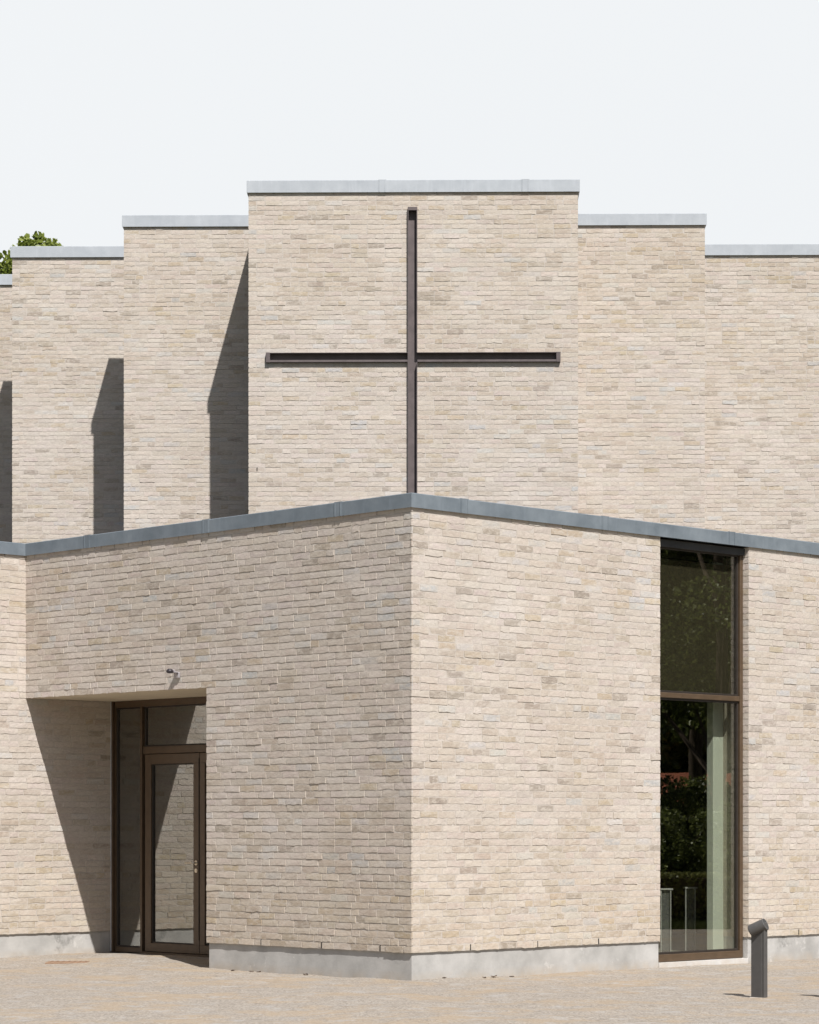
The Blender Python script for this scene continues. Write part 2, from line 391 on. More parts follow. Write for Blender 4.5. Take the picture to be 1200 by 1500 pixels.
T = .36
mo = MB()
mo.bar(P0, VV, mU, 0, WL, -T, 0, ZP, ZC); mo.bar(P0, VV, mU, WR, RB, -T, 0, ZP, ZC)
mo.bar(P0, U, mV, T, OPEN, -DEP-.3, 0, ZP, ZC)
mo.bar(P0, U, mV, OPEN, LB, -T, 0, ZS+.012, ZC)
mo.bar(Q0, VV, mU, -5, DEP+.4, -T, 0, ZP, ZC-.01)
obj('mortar', mo, M['mortar'], ent)
mo = MB(); mo.bar(P0, U, mV, OPEN-.0, LB, -DEP-.35, -.004, ZS, ZS+.011)
obj('soffit', mo, M['soffit'], ent)
mo = MB(); mo.bar(P0, U, mV, OPEN, LB, -DEP-.3, -DEP+.02, ZS+.011, ZC); obj('lintel', mo, M['mortar'], ent)
E0 = (Q0[0]-5*VV[0], Q0[1]-5*VV[1])
for o_, n_ in ((at(RB, 0), VV), (E0, mV)): mo = MB(); mo.bar(o_, U, n_, 0, 8, -T, 0, -.2, ZC); obj('end_wall', mo, M['mortar'], ent)

# plinth, set back behind the brick face
pl = MB(); i = .018
pl.bar(P0, VV, mU, i, WL-.004, -T, -i, -.4, ZP+.003)
pl.bar(P0, VV, mU, WR+.004, RB, -T, -i, -.4, ZP+.003)
pl.bar(P0, U, mV, T, OPEN-i, -DEP-.3, -i, -.4, ZP+.003)
pl.bar(Q0, VV, mU, -5, DEP+.4, -T, -i, -.4, ZP)
obj('plinth', pl, M['plinth'], ent)
si = MB(); si.bar(P0, VV, mU, WL-.002, WR+.002, -T, -.008, -.4, .036)
obj('sill', si, M['sill'], ent)
# open weep joints in the lowest course
for s in (.42, 1.25, 2.15): wj = MB(); wj.bar(P0, U, mV, s, s+.010, -.01, .0065, ZP+.004, ZP+.062); obj('weep_joint', wj, M['black'], left_wall)
for s in (.78, 1.72, 2.62, 5.9): wj = MB(); wj.bar(P0, VV, mU, s, s+.010, -.01, .0060, ZP+.004, ZP+.060); obj('weep_joint', wj, M['black'], right_wall)

# coping: mitred profile following the wall heads
def coping(name, pts, outs, z0, z1, inner, over, m, parent, seams, ends=(0, 0)):
    """pts: wall-face polyline (2D), outs: outward normal per segment"""
    def isect(p, d, q, e):
        den = d[0]*e[1]-d[1]*e[0]; t = ((q[0]-p[0])*e[1]-(q[1]-p[1])*e[0])/den; return (p[0]+d[0]*t, p[1]+d[1]*t)
    def offset(k):
        segs = []
        for i in range(len(pts)-1):
            a, b = pts[i], pts[i+1]; l = math.dist(a, b); d = ((b[0]-a[0])/l, (b[1]-a[1])/l)
            segs.append(((a[0]+outs[i][0]*k, a[1]+outs[i][1]*k), d, l))
        r = [(segs[0][0][0]-segs[0][1][0]*ends[0], segs[0][0][1]-segs[0][1][1]*ends[0])]
        for i in range(1, len(segs)): r.append(isect(segs[i-1][0], segs[i-1][1], segs[i][0], segs[i][1]))
        s_ = segs[-1]; r.append((s_[0][0]+s_[1][0]*(s_[2]+ends[1]), s_[0][1]+s_[1][1]*(s_[2]+ends[1])))
        return r
    prof = [(over-.012, z0+.004), (over, z0), (over, z1-.006), (over-.005, z1), (-inner+.005, z1-.012), (-inner, z1-.018), (-inner, z0), (-inner+.012, z0+.004), (over-.012, z0+.012)]
    mb = MB(); n = len(pts); lines = [offset(k) for k, _ in prof]
    for i in range(n):
        for j, (_, z) in enumerate(prof): mb.v.append((*lines[j][i], z))
    q = len(prof)
    for i in range(n-1):
        for j in range(q): k = (j+1) % q; mb.f.append((i*q+j, i*q+k, (i+1)*q+k, (i+1)*q+j))
    mb.f.append(tuple(range(q))); mb.f.append(tuple(range((n-1)*q, n*q))[::-1])
    c = obj(name, mb, m, parent)
    for i, ss in enumerate(seams):
        a, b = pts[i], pts[i+1]; l = math.dist(a, b); d = ((b[0]-a[0])/l, (b[1]-a[1])/l); o = outs[i]
        for s in ss:
            w = .055; sb = MB()
            sb.bar(a, d, o, s-w, s+w, over+.0002, over+.0035, z0-.001, z1-.004); sb.bar(a, d, o, s-w, s+w, -inner-.001, over+.0034, z1-.0035, z1+.0035)
            for r in (s-.04, s+.04): sb.bar(a, d, o, r-.005, r+.005, over+.0036, over+.0085, z0, z1)
            obj('joint_cover', sb, m, c)
    return c
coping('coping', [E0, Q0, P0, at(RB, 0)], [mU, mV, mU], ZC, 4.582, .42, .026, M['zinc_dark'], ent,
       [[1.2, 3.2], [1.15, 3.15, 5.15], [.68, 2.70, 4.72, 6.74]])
ro = MB(); ro.quadbox([at(.05, .05), at(RB, .05), (at(RB, 0)[0], 46), (-16, 46), (-16, 36), (E0[0]+U[0]*.3, E0[1]+U[1]*.3), at(.02, LB+.02)][::1], 4.36, 4.43)
obj('roof', ro, M['roof'], ent)
fl = MB(); fl.quadbox([at(T+.02, T+.02), at(RB, T+.02), (at(RB, 0)[0], 37), (-9, 37), at(DEP+.45, LB+.4), at(DEP+.10, LB-.3), at(DEP+.10, OPEN+.2), at(DEP+.3, OPEN-.3), at(DEP+.3, T+.02)], -.1, .075)
obj('interior_floor', fl, M['floor'], ent)
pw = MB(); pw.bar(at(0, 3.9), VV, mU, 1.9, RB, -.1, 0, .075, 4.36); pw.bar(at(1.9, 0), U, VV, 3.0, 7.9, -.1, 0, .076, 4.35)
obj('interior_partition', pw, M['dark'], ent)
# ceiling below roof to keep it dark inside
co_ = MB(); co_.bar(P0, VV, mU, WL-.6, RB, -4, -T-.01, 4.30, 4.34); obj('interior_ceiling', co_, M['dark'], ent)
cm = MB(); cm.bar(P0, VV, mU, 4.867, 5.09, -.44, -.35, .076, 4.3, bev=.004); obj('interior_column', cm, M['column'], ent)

# ---- tall window
def frame_rect(mb, o, d, n, s0, s1, z0, z1, w, n0, n1, wb=None, wt=None, bev=.004):
    wb = wb or w; wt = wt or w
    mb.bar(o, d, n, s0, s1, n0, n1, z0, z0+wb, bev); mb.bar(o, d, n, s0, s1, n0, n1, z1-wt, z1, bev)
    mb.bar(o, d, n, s0, s0+w, n0+.001, n1-.001, z0+wb-.004, z1-wt+.004, bev); mb.bar(o, d, n, s1-w, s1, n0+.001, n1-.001, z0+wb-.004, z1-wt+.004, bev)
win = MB(); frame_rect(win, P0, VV, mU, WL+.004, WR-.004, .040, ZC-.004, .048, -.150, -.072, wb=.078, wt=.075)
win.bar(P0, VV, mU, WL+.056, WR-.056, -.148, -.075, 2.792, 2.846, .004)
wo_ = obj('window', win, M['bronze'], ent)
st = MB()
for a, b in ((.118, 2.792), (2.846, ZC-.079)): frame_rect(st, P0, VV, mU, WL+.056, WR-.056, a, b, .022, -.137, -.095, bev=.002)
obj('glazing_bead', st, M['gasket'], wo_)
for a, b in ((.138, 2.767), (2.868, ZC-.1)):
    gp = MB(); gp.bar(P0, VV, mU, WL+.074, WR-.074, -.123, -.117, a, b); obj('pane', gp, M['glass'], wo_)
bl = MB(); bl.bar(P0, VV, mU, WL+.08, WR-.08, -.165, -.162, 2.80, 4.25)
obj('blind', bl, M['blind'], wo_)

# ---- glazed porch door screen; s runs from the reveal wall to the right, n outwards
DQ = at(DEP, LB); dd = mU; dn = mV
def dbar(mb, s0, s1, n0, n1, z0, z1, bev=.003): return mb.bar(DQ, dd, dn, s0, s1, n0, n1, z0, z1, bev)
scr = MB()
dbar(scr, .012, .034, -.08, .0, .02, ZS); dbar(scr, .030, .085, -.078, -.040, .02, ZS-.004); dbar(scr, .540, .574, -.08, .0, .02, ZS-.004); dbar(scr, 2.560, 2.625, -.08, 0, .02, ZS-.004); dbar(scr, 3.06, 3.13, -.08, 0, .02, ZS-.004)
dbar(scr, .08, 3.065, -.079, -.001, 2.795, ZS-.002); dbar(scr, .60, 2.56, -.078, .004, 2.262, 2.345); dbar(scr, .625, .637, -.07, -.050, .02, 2.262)
dbar(scr, .085, .54, -.078, -.002, .028, .085); dbar(scr, 2.625, 3.06, -.078, -.002, .028, .085); dbar(scr, .6, 2.56, -.09, .02, -.02, .045)
sc = obj('door_screen', scr, M['bronze'], ent)
gp2 = MB(); dbar(gp2, .5745, .636, -.076, -.040, .03, ZS-.006); obj('shade_strip', gp2, M['black'], sc)  # black strip painting the deep shade between side post and door
tr = MB(); dbar(tr, -.004, .012, -.03, .004, .03, ZS); obj('edge_trim', tr, M['rim'], sc)
for s0, s1, z0, z1 in ((.085, .54, .085, 2.795), (.60, 2.56, 2.345, 2.795), (2.625, 3.06, .085, 2.795)):
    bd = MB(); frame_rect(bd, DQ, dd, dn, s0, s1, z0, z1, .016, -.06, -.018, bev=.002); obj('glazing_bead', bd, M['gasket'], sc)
    p = MB(); p.bar(DQ, dd, dn, s0+.012, s1-.012, -.044, -.038, z0+.012, z1-.012); obj('pane', p, M['door_glass'], sc)
for k, (s0, s1) in enumerate(((.640, 1.598), (1.606, 2.556))):
    lf = MB(); frame_rect(lf, DQ, dd, dn, s0, s1, .05, 2.256, .105 if k == 0 else .085, -.068, .010, wb=.098, wt=.11, bev=.004)
    d_ = obj('door', lf, M['bronze'], ent)
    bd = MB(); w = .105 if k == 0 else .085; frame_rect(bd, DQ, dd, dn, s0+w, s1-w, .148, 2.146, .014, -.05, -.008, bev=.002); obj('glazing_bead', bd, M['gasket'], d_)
    p = MB(); p.bar(DQ, dd, dn, s0+w+.011, s1-w-.011, -.032, -.026, .158, 2.136); obj('pane', p, M['door_glass'], d_)
    if k == 0:
        def dp(s, n, z): return (DQ[0]+dd[0]*s+dn[0]*n, DQ[1]+dd[1]*s+dn[1]*n, z)
        h = MB(); hs = 1.548
        h.tube([dp(hs, .010, 1.05), dp(hs, .018, 1.05)], .027, 16); h.tube([dp(hs, .018, 1.05), dp(hs, .05, 1.05), dp(hs-.012, .062, 1.05), dp(hs-.04, .066, 1.05), dp(hs-.125, .066, 1.048)], [.011, .011, .0115, .0105, .0095], 12)
        h.tube([dp(hs, .010, .965), dp(hs, .017, .965)], .024, 16); h.tube([dp(hs, .017, .965), dp(hs, .021, .965)], .010, 12)
        obj('handle', h, M['brass'], d_, smooth=False)
        kk = MB(); kk.tube([dp(s1-.004, .011, .2), dp(s1-.004, .011, 2.2)], .004, 8); obj('meeting_strip', kk, M['black'], d_)

# ------------------------------------------------------------------ church hall behind: staggered brick screens of one height
HD = 36.5; STEP = 2.05; HT = 10.315; TH = .72; LOW = 8.6; HZ = 4.403; PI = .0667
hall = empty('church_hall', (.05, HD, 0), 'tall brick church hall of stepped panels with light copings behind the entrance block', 'building', rz=math.radians(-.8))
cx = (-2.248, 2.349); CRX = (-.024, .110); CRZ = (7.938, 8.0714); CRH = (-2.005, 2.105); CTOP = 10.105
X = (1, 0); Yd = (0, 1); F_ = (0, -1)
def panel(x0, x1, D, seed, side=None, cross=False):
    """side: 'L' / 'R' / 'LR' free edges that step back"""
    b = Bricks(); mo = MB(); w = x1-x0; o = (x0, D)
    def iv(za, zb):
        zc = (za+zb)/2
        if cross:
            if CRZ[0] < zc < CRZ[1]: return [(-e, CRH[0]-x0), (CRH[1]-x0, w+e)]
            if zc < CTOP-.03: return [(-e, CRX[0]-x0), (CRX[1]-x0, w+e)]
        return [(-e if 'L' in side else 0, w+e if 'R' in side else w)]
    b.wall(o, X, F_, iv, HZ, HT+.02, PI)
    top = lambda a: TH
    if 'L' in side: b.wall((x0, D), Yd, (-1, 0), lambda a, z: [(.0, TH)] if (z > LOW and not cross) else [(.0, STEP)], HZ, HT+.02, PI)
    if 'R' in side: b.wall((x1, D), Yd, (1, 0), lambda a, z: [(.0, TH)] if (z > LOW and not cross) else [(.0, STEP)], HZ, HT+.02, PI)
    b.wall((x0, D+TH), X, (0, 1), full(0, w), LOW, HT+.02, PI)
    wl = b.build('wall', hall, seed, (.0012, .0052))
    if cross:
        for a, c in ((0, CRX[0]-x0), (CRX[1]-x0, w)):
            mo.bar(o, X, F_, a, c, -TH, 0, HZ, CRZ[0]); mo.bar(o, X, F_, a, c, -TH, 0, CRZ[1], CTOP)
        mo.bar(o, X, F_, 0, w, -TH, 0, CTOP, HT)
        mo.bar(o, X, F_, 0, CRH[0]-x0, -TH, 0, CRZ[0], CRZ[1]); mo.bar(o, X, F_, CRH[1]-x0, w, -TH, 0, CRZ[0], CRZ[1])
        mo.bar(o, X, F_, .3, w-.3, -TH+.01, -.2, HZ+.01, HT-.01)
    else: mo.bar(o, X, F_, 0, w, -TH, 0, HZ, HT)
    lowz = HT if cross else LOW
    if 'L' in side: mo.bar(o, X, F_, 0, .36, -STEP-.05, -TH, HZ, lowz)
    if 'R' in side: mo.bar(o, X, F_, w-.36, w, -STEP-.05, -TH, HZ, lowz)
    obj('mortar', mo, M['mortar'], wl)
    a0 = x0-(.031 if 'L' in side else 0); a1 = x1+(.031 if 'R' in side else 0)
    ln = a1-a0
    seams = [s for s in (np.arange(1.9, ln-.4, 2.0) if ln > 3 else [])]
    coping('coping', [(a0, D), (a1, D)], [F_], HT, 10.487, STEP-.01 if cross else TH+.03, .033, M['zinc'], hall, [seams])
ov = .0
panel(cx[0], cx[1], HD, 1.5, 'LR', True)
X2, X3, X4, X5 = -4.250, -6.247, -8.286, -10.2; Y2, Y3, Y4 = 4.323, 6.45, 8.5
panel(X2, cx[0]-ov, HD+STEP, 3.1, 'L'); panel(X3, X2, HD+2*STEP, 4.4, 'L'); panel(X4, X3, HD+3*STEP, 5.7, 'L'); panel(X5, X4, HD+4*STEP, 6.6, 'L')
panel(cx[1], Y2, HD+STEP, 7.2, 'R'); panel(Y2, Y3, HD+2*STEP, 8.8, 'R'); panel(Y3, Y4, HD+3*STEP, 9.4, 'R')
body = MB()
for k, (a, b) in enumerate(((cx[0], cx[1]), (X2, Y2), (X3, Y3), (X4, Y4), (X5, 8.6))):
    D = HD+k*STEP+TH; D2 = HD+(k+1)*STEP+TH if k < 4 else 62
    body.quadbox([(a+.3, D+.001), (b-.3, D+.001), (b-.3, D2), (a+.3, D2)], 0, LOW-.06)
obj('roof', body, M['roof'], hall)
sj = MB(); sj.bar((0, HD), X, F_, -2.140, -2.128, -.01, .0085, 6.425, 6.475); obj('weep_joint', sj, M['black'], hall)

# ---- cross set into the middle panel
cr = empty('cross', (.05, HD, 0), 'slim dark brown steel channel cross fixed on the tall central brick panel', 'cross', rz=math.radians(-.8))
O = (0, HD); fr = .056; wb_ = -.037
up = MB()
up.bar(O, X, F_, CRX[0], CRX[1], wb_-.006, wb_, HZ, CTOP)
up.bar(O, X, F_, CRX[0], CRX[0]+.010, wb_, fr, HZ, CTOP-.05)
for z0, z1 in ((HZ, CRZ[0]), (CRZ[1], CTOP-.05)): up.bar(O, X, F_, CRX[1]-.010, CRX[1], wb_, fr-.001, z0, z1)
up.bar(O, X, F_, CRX[0], CRX[1], wb_, fr, CTOP-.05, CTOP, .003)
obj('upright', up, M['steel'], cr)
ar = MB()
for a, b in ((CRH[0], CRX[0]-.0005), (CRX[1]+.0005, CRH[1])):
    ar.bar(O, X, F_, a, b, wb_-.006, wb_-.001, CRZ[0]+.001, CRZ[1]-.001)
    ar.bar(O, X, F_, a, b, wb_, fr-.002, CRZ[0], CRZ[0]+.030, .002); ar.bar(O, X, F_, a, b, wb_, fr-.002, CRZ[1]-.007, CRZ[1])
ar.bar(O, X, F_, CRH[0]-.004, CRH[0]+.055, wb_, fr+.003, CRZ[0]-.004, CRZ[1]+.003, .003); ar.bar(O, X, F_, CRH[1]-.055, CRH[1]+.004, wb_, fr+.003, CRZ[0]-.004, CRZ[1]+.003, .003)
obj('crossbar', ar, M['steel'], cr)

# ------------------------------------------------------------------ small things
# wall lamp over the porch
LS = 3.47
def lp(s, n, z): return (P0[0]+U[0]*s+mV[0]*n, P0[1]+U[1]*s+mV[1]*n, z)
lz = 3.00
lamp = empty('wall_lamp', lp(LS, .01, lz), 'small dark hooked wall lamp with shiny top on brick above the porch', 'wall lamp')
b_ = MB(); b_.bar(P0, U, mV, LS-.045, LS+.045, .004, .030, lz-.02, lz+.045, .008); obj('wall_plate', b_, M['white'], lamp)
b_ = MB(); b_.bar(P0, U, mV, LS-.040, LS+.040, .028, .085, lz+.034, lz+.048, .004); obj('bracket', b_, M['white'], lamp)
b_ = MB(); pts = [lp(LS-.0, .02, lz-.01), lp(LS-.012, .035, lz+.02), lp(LS-.014, .05, lz+.048), lp(LS-.008, .07, lz+.062), lp(LS+.0, .09, lz+.058), lp(LS+.0, .105, lz+.05)]
b_.tube(pts, [.009, .010, .011, .012, .013, .012], 12); obj('arm', b_, M['white'], lamp, smooth=True)
b_ = MB(); c0 = Vector(lp(LS+.0, .112, lz+.052)); rings = [(.05, .012), (.03, .045), (.008, .058), (-.010, .055), (-.018, .030)]
bb = MB(); bb.tube([(c0.x, c0.y, c0.z-.022), (c0.x, c0.y, c0.z-.012), (c0.x, c0.y, c0.z+.004), (c0.x, c0.y, c0.z+.018), (c0.x, c0.y, c0.z+.026)], [.022, .036, .038, .028, .010], 20)
obj('lamp_hood', bb, M['lamp_dark'], lamp, smooth=True)

# bollard lamps
def bollard(px, D, zb, label, rz):
    x = (px-600)/3823*D; y = D
    r = empty('bollard_lamp', (x, y, zb), label, 'bollard lamp', 'bollard lamps along the forecourt', rz)
    o = Vector((x, y, zb))
    p = MB()
    w, t, ch = .074, .022, .004
    prof = [(-w, -t+ch), (-w+ch, -t), (w-.034, -t), (w-.030, -t+.004), (w-.026, -t), (w-ch, -t), (w, -t+ch), (w, t-ch), (w-ch, t), (-w+ch, t), (-w, t-ch)]
    n = len(prof)
    for z, k in ((-.15, 0), (0, 0), (.53, 0), (.565, 0)):
        for a, b in prof: p.v.append((x+a, y+b, zb+z+(.075*(a+w)/(2*w) if z > .56 else 0)))
    for q in range(3):
        for k in range(n): l = (k+1) % n; p.f.append((q*n+k, q*n+l, (q+1)*n+l, (q+1)*n+k))
    p.f.append(tuple(range(3*n, 4*n)))
    obj('post', p, M['bollard'], r)
    def loc(v): cr_, sr_ = math.cos(-rz), math.sin(-rz); return Vector((v[0]*cr_-v[1]*sr_, v[0]*sr_+v[1]*cr_, v[2]))
    ax = loc((.81, -.42, .41)).normalized(); c = o+loc((-.010, -.01, .600))
    h = MB(); a0 = c-ax*.078; a1 = c+ax*.074
    h.tube([a0, a0+ax*.003, a0+ax*.012, a1-ax*.002, a1, a1, a1-ax*.012], [.044, .050, .053, .053, .051, .046, .046], 32, caps=False)
    h.f.append(tuple(range(32))); obj('lamp_head', h, M['bollard'], r, smooth=False)
    l = MB(); l.tube([a1-ax*.013, a1-ax*.008], .046, 28); obj('lens', l, M['lens'], r)
    f = MB(); f.bar((x, y), (1, 0), (0, -1), -.085, .115, -.030, .030, zb-.1, zb+.004, .003); obj('footing', f, M['sill'], r)
    return r
bollard(1112.5, 22.25, gz(2.98, 22.25)-.003, 'charcoal bollard lamp with tilted cylindrical head standing on gravel before the tall window', math.radians(-46))
bollard(1228, 22.1, gz(3.6, 22.1)-.003, 'bollard lamp just beyond the right picture edge, seen by its shadow on the gravel', math.radians(-46))

# rusty drain cover and litter
dc = MB(); dx, dy = -3.62, 27.65
dc.bar((dx, dy), (1, .0), (0, -1), -.22, .22, -.17, .17, gz(dx, dy)-.03, gz(dx, dy)+.012, .004)
for k in range(7): dc.bar((dx, dy), (1, 0), (0, -1), -.18+k*.06-.012, -.18+k*.06+.012, -.13, .13, gz(dx, dy)+.011, gz(dx, dy)+.016)
d_ = obj('drain_cover', dc, M['rust'], None, origin=(dx, dy, gz(dx, dy))); tag(d_, 'rust brown flat drain cover in the gravel left of the porch', 'drain cover')
def leaf(a, b, r, label, name='dry_leaf'):
    x, y = at(a, b) if b is not None else a
    z = gz(x, y); mb = MB(); n = 7; pts = []
    for k in range(n):
        w = 2*math.pi*k/n; rr = r*random.uniform(.6, 1.15); pts.append((x+rr*math.cos(w)*1.3, y+rr*math.sin(w), z+.006+random.uniform(0, r*.55)))
    mb.v = pts+[(x, y, z+r*.45)]+[(px_, py_, pz-.004) for px_, py_, pz in pts]+[(x, y, z+r*.45-.006)]
    for k in range(n): l = (k+1) % n; mb.f += [(k, l, n), (n+1+l, n+1+k, 2*n+1), (l, k, n+1+k, n+1+l)]
    o = obj(name, mb, M['litter'], None, origin=(x, y, z)); tag(o, label, 'dry leaf', 'dry leaves lying along the plinths'); return o
leaf(-.07, 1.42, .030, 'largest dark dry leaf, against the plinth midway between door and corner')
leaf(-.06, 2.12, .020, 'curled dry leaf at the plinth just left of the largest one'); leaf(-.09, 2.2, .026, 'flat dry leaf second from the porch on the left plinth')
leaf(-.06, 2.52, .018, 'tiny dry leaf on the gravel nearest the porch pier'); leaf(.34, -.10, .022, 'dry leaf just right of the building corner')
leaf(1.02, -.09, .034, 'dark crumpled leaf right of corner with small ones either side'); leaf(.88, -.10, .018, 'small leaf left of the dark crumpled one'); leaf(1.25, -.10, .02, 'small leaf right of the dark crumpled one')
leaf(-1.05, 6.0, .03, 'dry leaf against the plinth at far left of the porch')

# grey metal stands inside the tall window
def stand(px, D, label):
    x = (px-600)/3823*D; zb = .077
    r = empty('metal_stand', (x, D, zb), label, 'metal stand', 'grey metal stands behind the tall window', math.radians(8))
    h = .70
    a = MB(); a.bar((x, D), X, F_, -.055, .055, -.05, .0, zb, zb+h-.02, .004); obj('panel', a, M['galv'], r)
    b = MB()
    for q in (-.066, .040): b.bar((x, D), X, F_, q, q+.012, .002, .022, zb, zb+h-.012, .002)
    b.bar((x, D), X, F_, -.07, .07, -.055, .03, zb+h-.012, zb+h+.006, .002); obj('rim', b, M['rim'], r)
stand(976, 28.1, 'leftmost grey metal stand with pale rims inside the tall window'); stand(1012, 28.7, 'middle grey metal stand with pale rims inside the tall window')
stand(1052, 29.4, 'grey metal stand partly hidden behind the pale green column')

# ------------------------------------------------------------------ vegetation
def leaves(name, centres, radii, counts, size, m, parent, seed=0, flat=1.0, droop=.3):
    r = np.random.RandomState(seed); P = []
    for c, ra, n in zip(centres, radii, counts):
        d = r.normal(size=(n, 3)); d /= np.linalg.norm(d, axis=1, keepdims=True); rad = ra*r.uniform(.25, 1, (n, 1))**.5
        P.append(np.array(c)+d*rad*np.array([1, 1, flat]))
    P = np.concatenate(P); n = len(P); s = size*r.uniform(.6, 1.25, (n, 1))
    nrm = r.normal(size=(n, 3))+np.array([0, -.2, .6]); nrm /= np.linalg.norm(nrm, axis=1, keepdims=True)
    a = np.cross(nrm, r.normal(size=(n, 3))); a /= np.linalg.norm(a, axis=1, keepdims=True); b = np.cross(nrm, a)
    # six-sided, slightly folded leaf made of two quads
    q = [P-a*s*.55, P-a*s*.2+b*s*.42, P+a*s*.25+b*s*.38, P+a*s*.6, P+a*s*.25-b*s*.38, P-a*s*.2-b*s*.42]
    q[0] = q[0]-nrm*s*droop*.3; q[3] = q[3]-nrm*s*droop*.6
    for i in (1, 2, 4, 5): q[i] = q[i]+nrm*s*.10
    V = np.stack(q, 1).reshape(-1, 3); k = np.arange(n)[:, None]*6
    F = np.concatenate([k+np.array([0, 3, 2, 1]), k+np.array([0, 5, 4, 3])]).astype(np.int64)
    off = off_of(parent); V = V-np.array([off.x, off.y, off.z])
    return link(name, fast_mesh(name, V, F), m, parent)
def tree(x, y, h, crown_z, rx, label, seed, m, nclump=40, per=420, size=.11, group=None, lobes=None, clump=.95):
    r = random.Random(seed); t = empty('broadleaf_tree', (x, y, 0), label, 'tree', group)
    tk = MB(); pts = [(x+.05*math.sin(i*1.3+seed), y+.05*math.cos(i*1.7), i*h*.8/8) for i in range(9)]
    tk.tube(pts, [.125*h/10*(1-.09*i)+.02 for i in range(9)], 10)
    cs = []
    top = h-crown_z; cz = crown_z+top/2
    for i in range(nclump):
        for _ in range(50):
            a, b, c = [r.uniform(-1, 1) for _ in range(3)]
            q = a*a+b*b+c*c
            if .2 < q < 1: break
        taper = 1-.25*max(0, c)
        cs.append((x+a*rx*taper, y+b*rx*taper, cz+c*top/2*.93))
    if lobes: cs += lobes
    for c in r.sample(cs, min(14, len(cs))):
        bz = r.uniform(crown_z*.7, max(crown_z, c[2]-1)); bz = min(bz, h*.75)
        mid = ((x+c[0])/2, (y+c[1])/2, (bz+c[2])/2+.2); tk.tube([(x, y, bz), mid, c], [.07, .04, .012], 6)
    obj('trunk', tk, M['bark'], t, smooth=True)
    leaves('crown', cs, [clump*r.uniform(.7, 1.15) for _ in cs], [int(per*r.uniform(.7, 1.2)) for _ in cs], size, m, t, seed, .75)
    return t
# tree behind the left roofs: knobbly top
def at_px(px, py, D): return ((px-600)/3823*D, D, EYE+(1210-py)/3823*D)
lob = []; rr = random.Random(3)
outline = [(-30, 372), (-8, 380), (6, 372), (14, 384), (0, 396), (30, 358), (37, 346), (45, 350), (56, 341), (62, 352), (72, 356), (76, 350), (84, 358), (50, 358), (66, 362), (40, 362), (22, 366), (90, 364), (98, 366)]
D = 56
t = empty('broadleaf_tree', (-8.6, D, 0), 'yellow green lime tree showing its crown tip above the far left roofs', 'tree')
tk = MB(); tk.tube([(-8.6, D, 0), (-8.5, D+.1, 4), (-8.45, D, 8), (-8.3, D, 11.6)], [.3, .25, .18, .05], 12)
cs = []; rad = []; cn = []
for px, py in outline:
    c = at_px(px, py+8, D+rr.uniform(-.5, .5)); cs.append(c); rad.append(rr.uniform(.12, .2)); cn.append(46)
    c2 = (c[0]+rr.uniform(-.1, .1), c[1], c[2]-.25); cs.append(c2); rad.append(.30); cn.append(90)
for i in range(46):
    w = rr.uniform(0, 6.28); q = rr.uniform(0, 2.3); z = rr.uniform(7.2, 12.9)
    q *= max(.2, 1-max(0, z-10.5)/3.2)
    cs.append((-8.7+q*math.cos(w), D+q*math.sin(w)*.9, z)); rad.append(.62); cn.append(300)
for c in cs[:38:4]: tk.tube([(-8.4, D, 10), ((c[0]-8.4)/2, D, (c[2]+10)/2), c], [.05, .03, .008], 6)
# twigs drop any clump that would poke above the outline
keep = [(c, r_, n_) for c, r_, n_ in zip(cs, rad, cn) if (1210-(c[2]+r_*.8-EYE)*3823/c[1]) > 338 or n_ == 46]
keep = [k for k in keep if (600+(k[0][0]+k[1])*3823/k[0][1]) < 104]
obj('trunk', tk, M['bark'], t, smooth=True)
leaves('crown', [k[0] for k in keep], [k[1] for k in keep], [int(k[2]*.6) for k in keep], .125, M['leaf'], t, 5, .85)

# wood to the right of the forecourt, mirrored in the tall window
grp = 'trees right of the forecourt mirrored in the window'
tree(31.0, 30.2, 13.5, 2.9, 3.6, 'nearest tree outside the right edge, mirrored as dark trunk in tall window', 11, M['leaf_dark'], 36, 260, .11, grp)
tree(38.5, 32.8, 15, 2.2, 4.2, 'second tree outside the right edge, mirrored behind the dark trunk', 12, M['leaf_dark'], 60, 520, .15, grp)
tree(37.0, 27.2, 14, 2.4, 4.0, 'tree outside the right edge, mirrored at the left of the tall window', 13, M['leaf_dark'], 60, 520, .15, grp)
tree(48.0, 31.0, 17, 2.9, 5.5, 'tallest tree outside the right edge, mirrored as the darkest foliage', 14, M['leaf_dark'], 62, 420, .19, grp, clump=1.3)
tree(80.0, 31.0, 19, 1.0, 8.0, 'broad tree behind the red roofed house', 15, M['leaf_dark'], 90, 420, .34, grp, clump=2.0)
tree(84.0, 42.0, 18, 1.0, 8.0, 'farthest broad tree beyond the red roofed house', 16, M['leaf_dark'], 70, 420, .34, grp, clump=2.0)
def bush(x, y, w, h, label, seed, m, size=.07, n=26, per=300):
    r = random.Random(seed); b = empty('bush', (x, y, 0), label, 'bush', 'bushes under the trees beside the forecourt')
    cs = [(x+r.uniform(-w, w), y+r.uniform(-w, w), r.uniform(.1, h)) for _ in range(n)]
    tk = MB(); 
    for c in cs[:6]: tk.tube([(x, y, 0), ((x+c[0])/2, (y+c[1])/2, c[2]*.6), c], [.03, .02, .008], 6)
    obj('stem', tk, M['bark'], b); leaves('foliage', cs, [.42]*n, [per]*n, size, m, b, seed, .8)
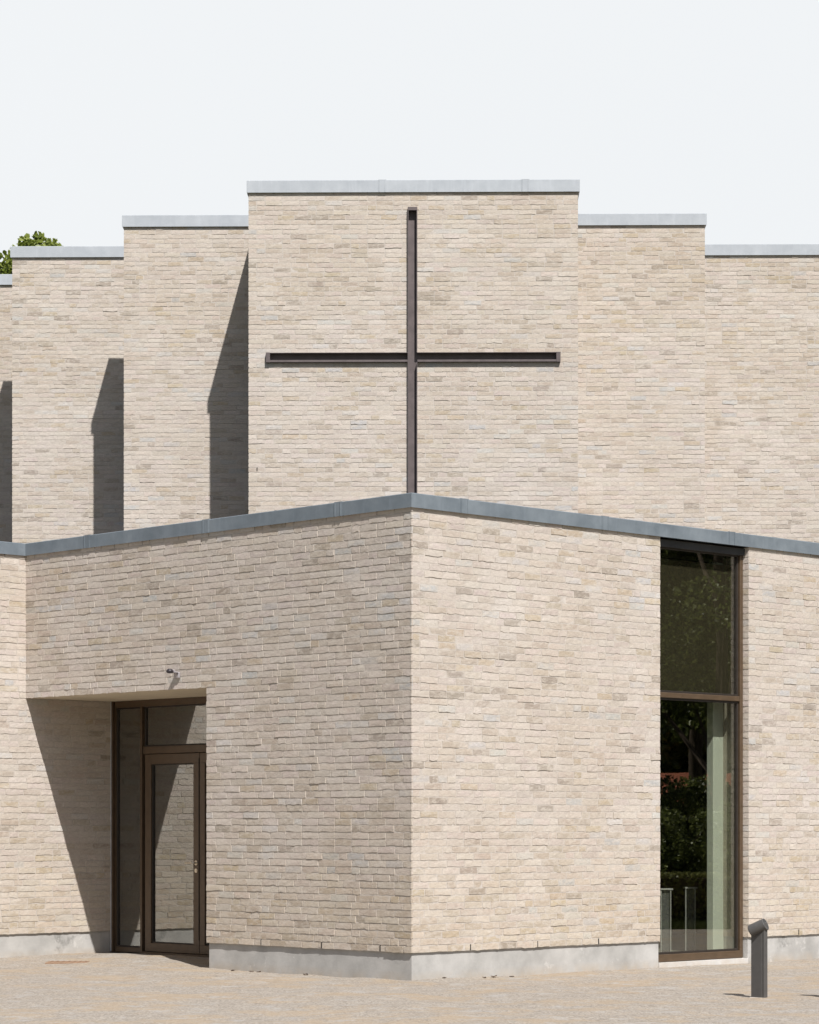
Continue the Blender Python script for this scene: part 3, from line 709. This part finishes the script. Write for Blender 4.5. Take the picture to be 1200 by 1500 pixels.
for k, (x, y, w, h) in enumerate(((23.5, 28.2, 1.2, 1.5), (25.5, 31.0, 1.3, 1.7), (34.5, 29.4, 1.3, 2.4), (32.5, 27.6, 1.2, 2.0), (42, 31.2, 1.7, 2.5))):
    bush(x, y, w, h, ['rounded bush nearest the clipped hedge', 'low spreading bush beside the nearest tree', 'taller bush right of the nearest tree', 'bush at the left of the mirrored wood', 'bush deep among the trees'][k], 30+k, M['leaf_dark'], .08)
# clipped hedge
hg = empty('hedge', (14, 28.5, 0), 'low clipped hedge right of the forecourt, mirrored as a yellow green band in the window', 'hedge')
r = np.random.RandomState(9); n = 26000
P = np.stack([r.uniform(13.7, 14.4, n), r.uniform(23, 35, n), r.uniform(.05, .74, n)], 1)
edge = r.rand(n); P[edge < .4, 2] = .735+r.normal(0, .012, (edge < .4).sum()); P[(edge > .4) & (edge < .75), 0] = 13.68+r.normal(0, .015, ((edge > .4) & (edge < .75)).sum())
hb = MB(); hb.quadbox([(13.76, 23), (14.34, 23), (14.34, 35), (13.76, 35)], 0, .68); obj('branches', hb, M['bark'], hg)
nr = r.normal(size=(n, 3)); nr /= np.linalg.norm(nr, axis=1, keepdims=True); a = np.cross(nr, r.normal(size=(n, 3))); a /= np.linalg.norm(a, axis=1, keepdims=True); b = np.cross(nr, a); s = .03
Vh = np.stack([P-a*s, P+b*s*.7, P+a*s, P-b*s*.7], 1).reshape(-1, 3)-np.array([14, 28.5, 0]); Fh = np.arange(n*4).reshape(-1, 4)
link('foliage', fast_mesh('foliage', Vh, Fh), M['hedge'], hg)
# grass beyond
n = 60000; gx_ = r.uniform(13.2, 30, n); gy_ = r.uniform(24, 36, n); near = r.rand(n) < .3; gx_[near] = r.uniform(13.1, 13.7, near.sum())
hgt = r.uniform(.04, .11, n); w = r.uniform(0, 6.28, n); c, s_ = np.cos(w)*.008, np.sin(w)*.008
lean = r.normal(0, .03, (n, 2))
Vg = np.stack([np.stack([gx_-c, gy_-s_, 0*gx_-.05], 1), np.stack([gx_+c, gy_+s_, 0*gx_-.05], 1), np.stack([gx_+lean[:, 0], gy_+lean[:, 1], hgt], 1)], 1).reshape(-1, 3)
gr = link('grass', fast_mesh('grass', Vg, np.arange(n*3).reshape(-1, 3)), M['grass']); tag(gr, 'rough grass under the trees right of the forecourt', 'grass', kind='stuff')
# red roofed house far off, mirrored low in the window
hs = empty('house', (68, 31, 0), 'distant low house with red tiled roof, mirrored between the trunks in the window', 'house')
hw = MB(); hw.quadbox([(66, 25), (72, 25), (72, 33), (66, 33)], 0, 2.3); obj('wall', hw, M['render'], hs)
hr = MB(); hr.v = [(65.4, 24.5, 2.25), (65.4, 34.5, 2.25), (69, 34.5, 3.35), (69, 24.5, 3.35), (72.6, 24.5, 2.25), (72.6, 34.5, 2.25)]
hr.f = [(0, 3, 2, 1), (3, 4, 5, 2), (0, 4, 3), (1, 2, 5), (0, 1, 5, 4)]; obj('roof', hr, M['tile'], hs)
for yy in (26.5, 29, 31.5):
    ww = MB(); ww.quadbox([(65.94, yy), (66.02, yy), (66.02, yy+1), (65.94, yy+1)], .9, 2.0); obj('window', ww, M['bronze'], hs)
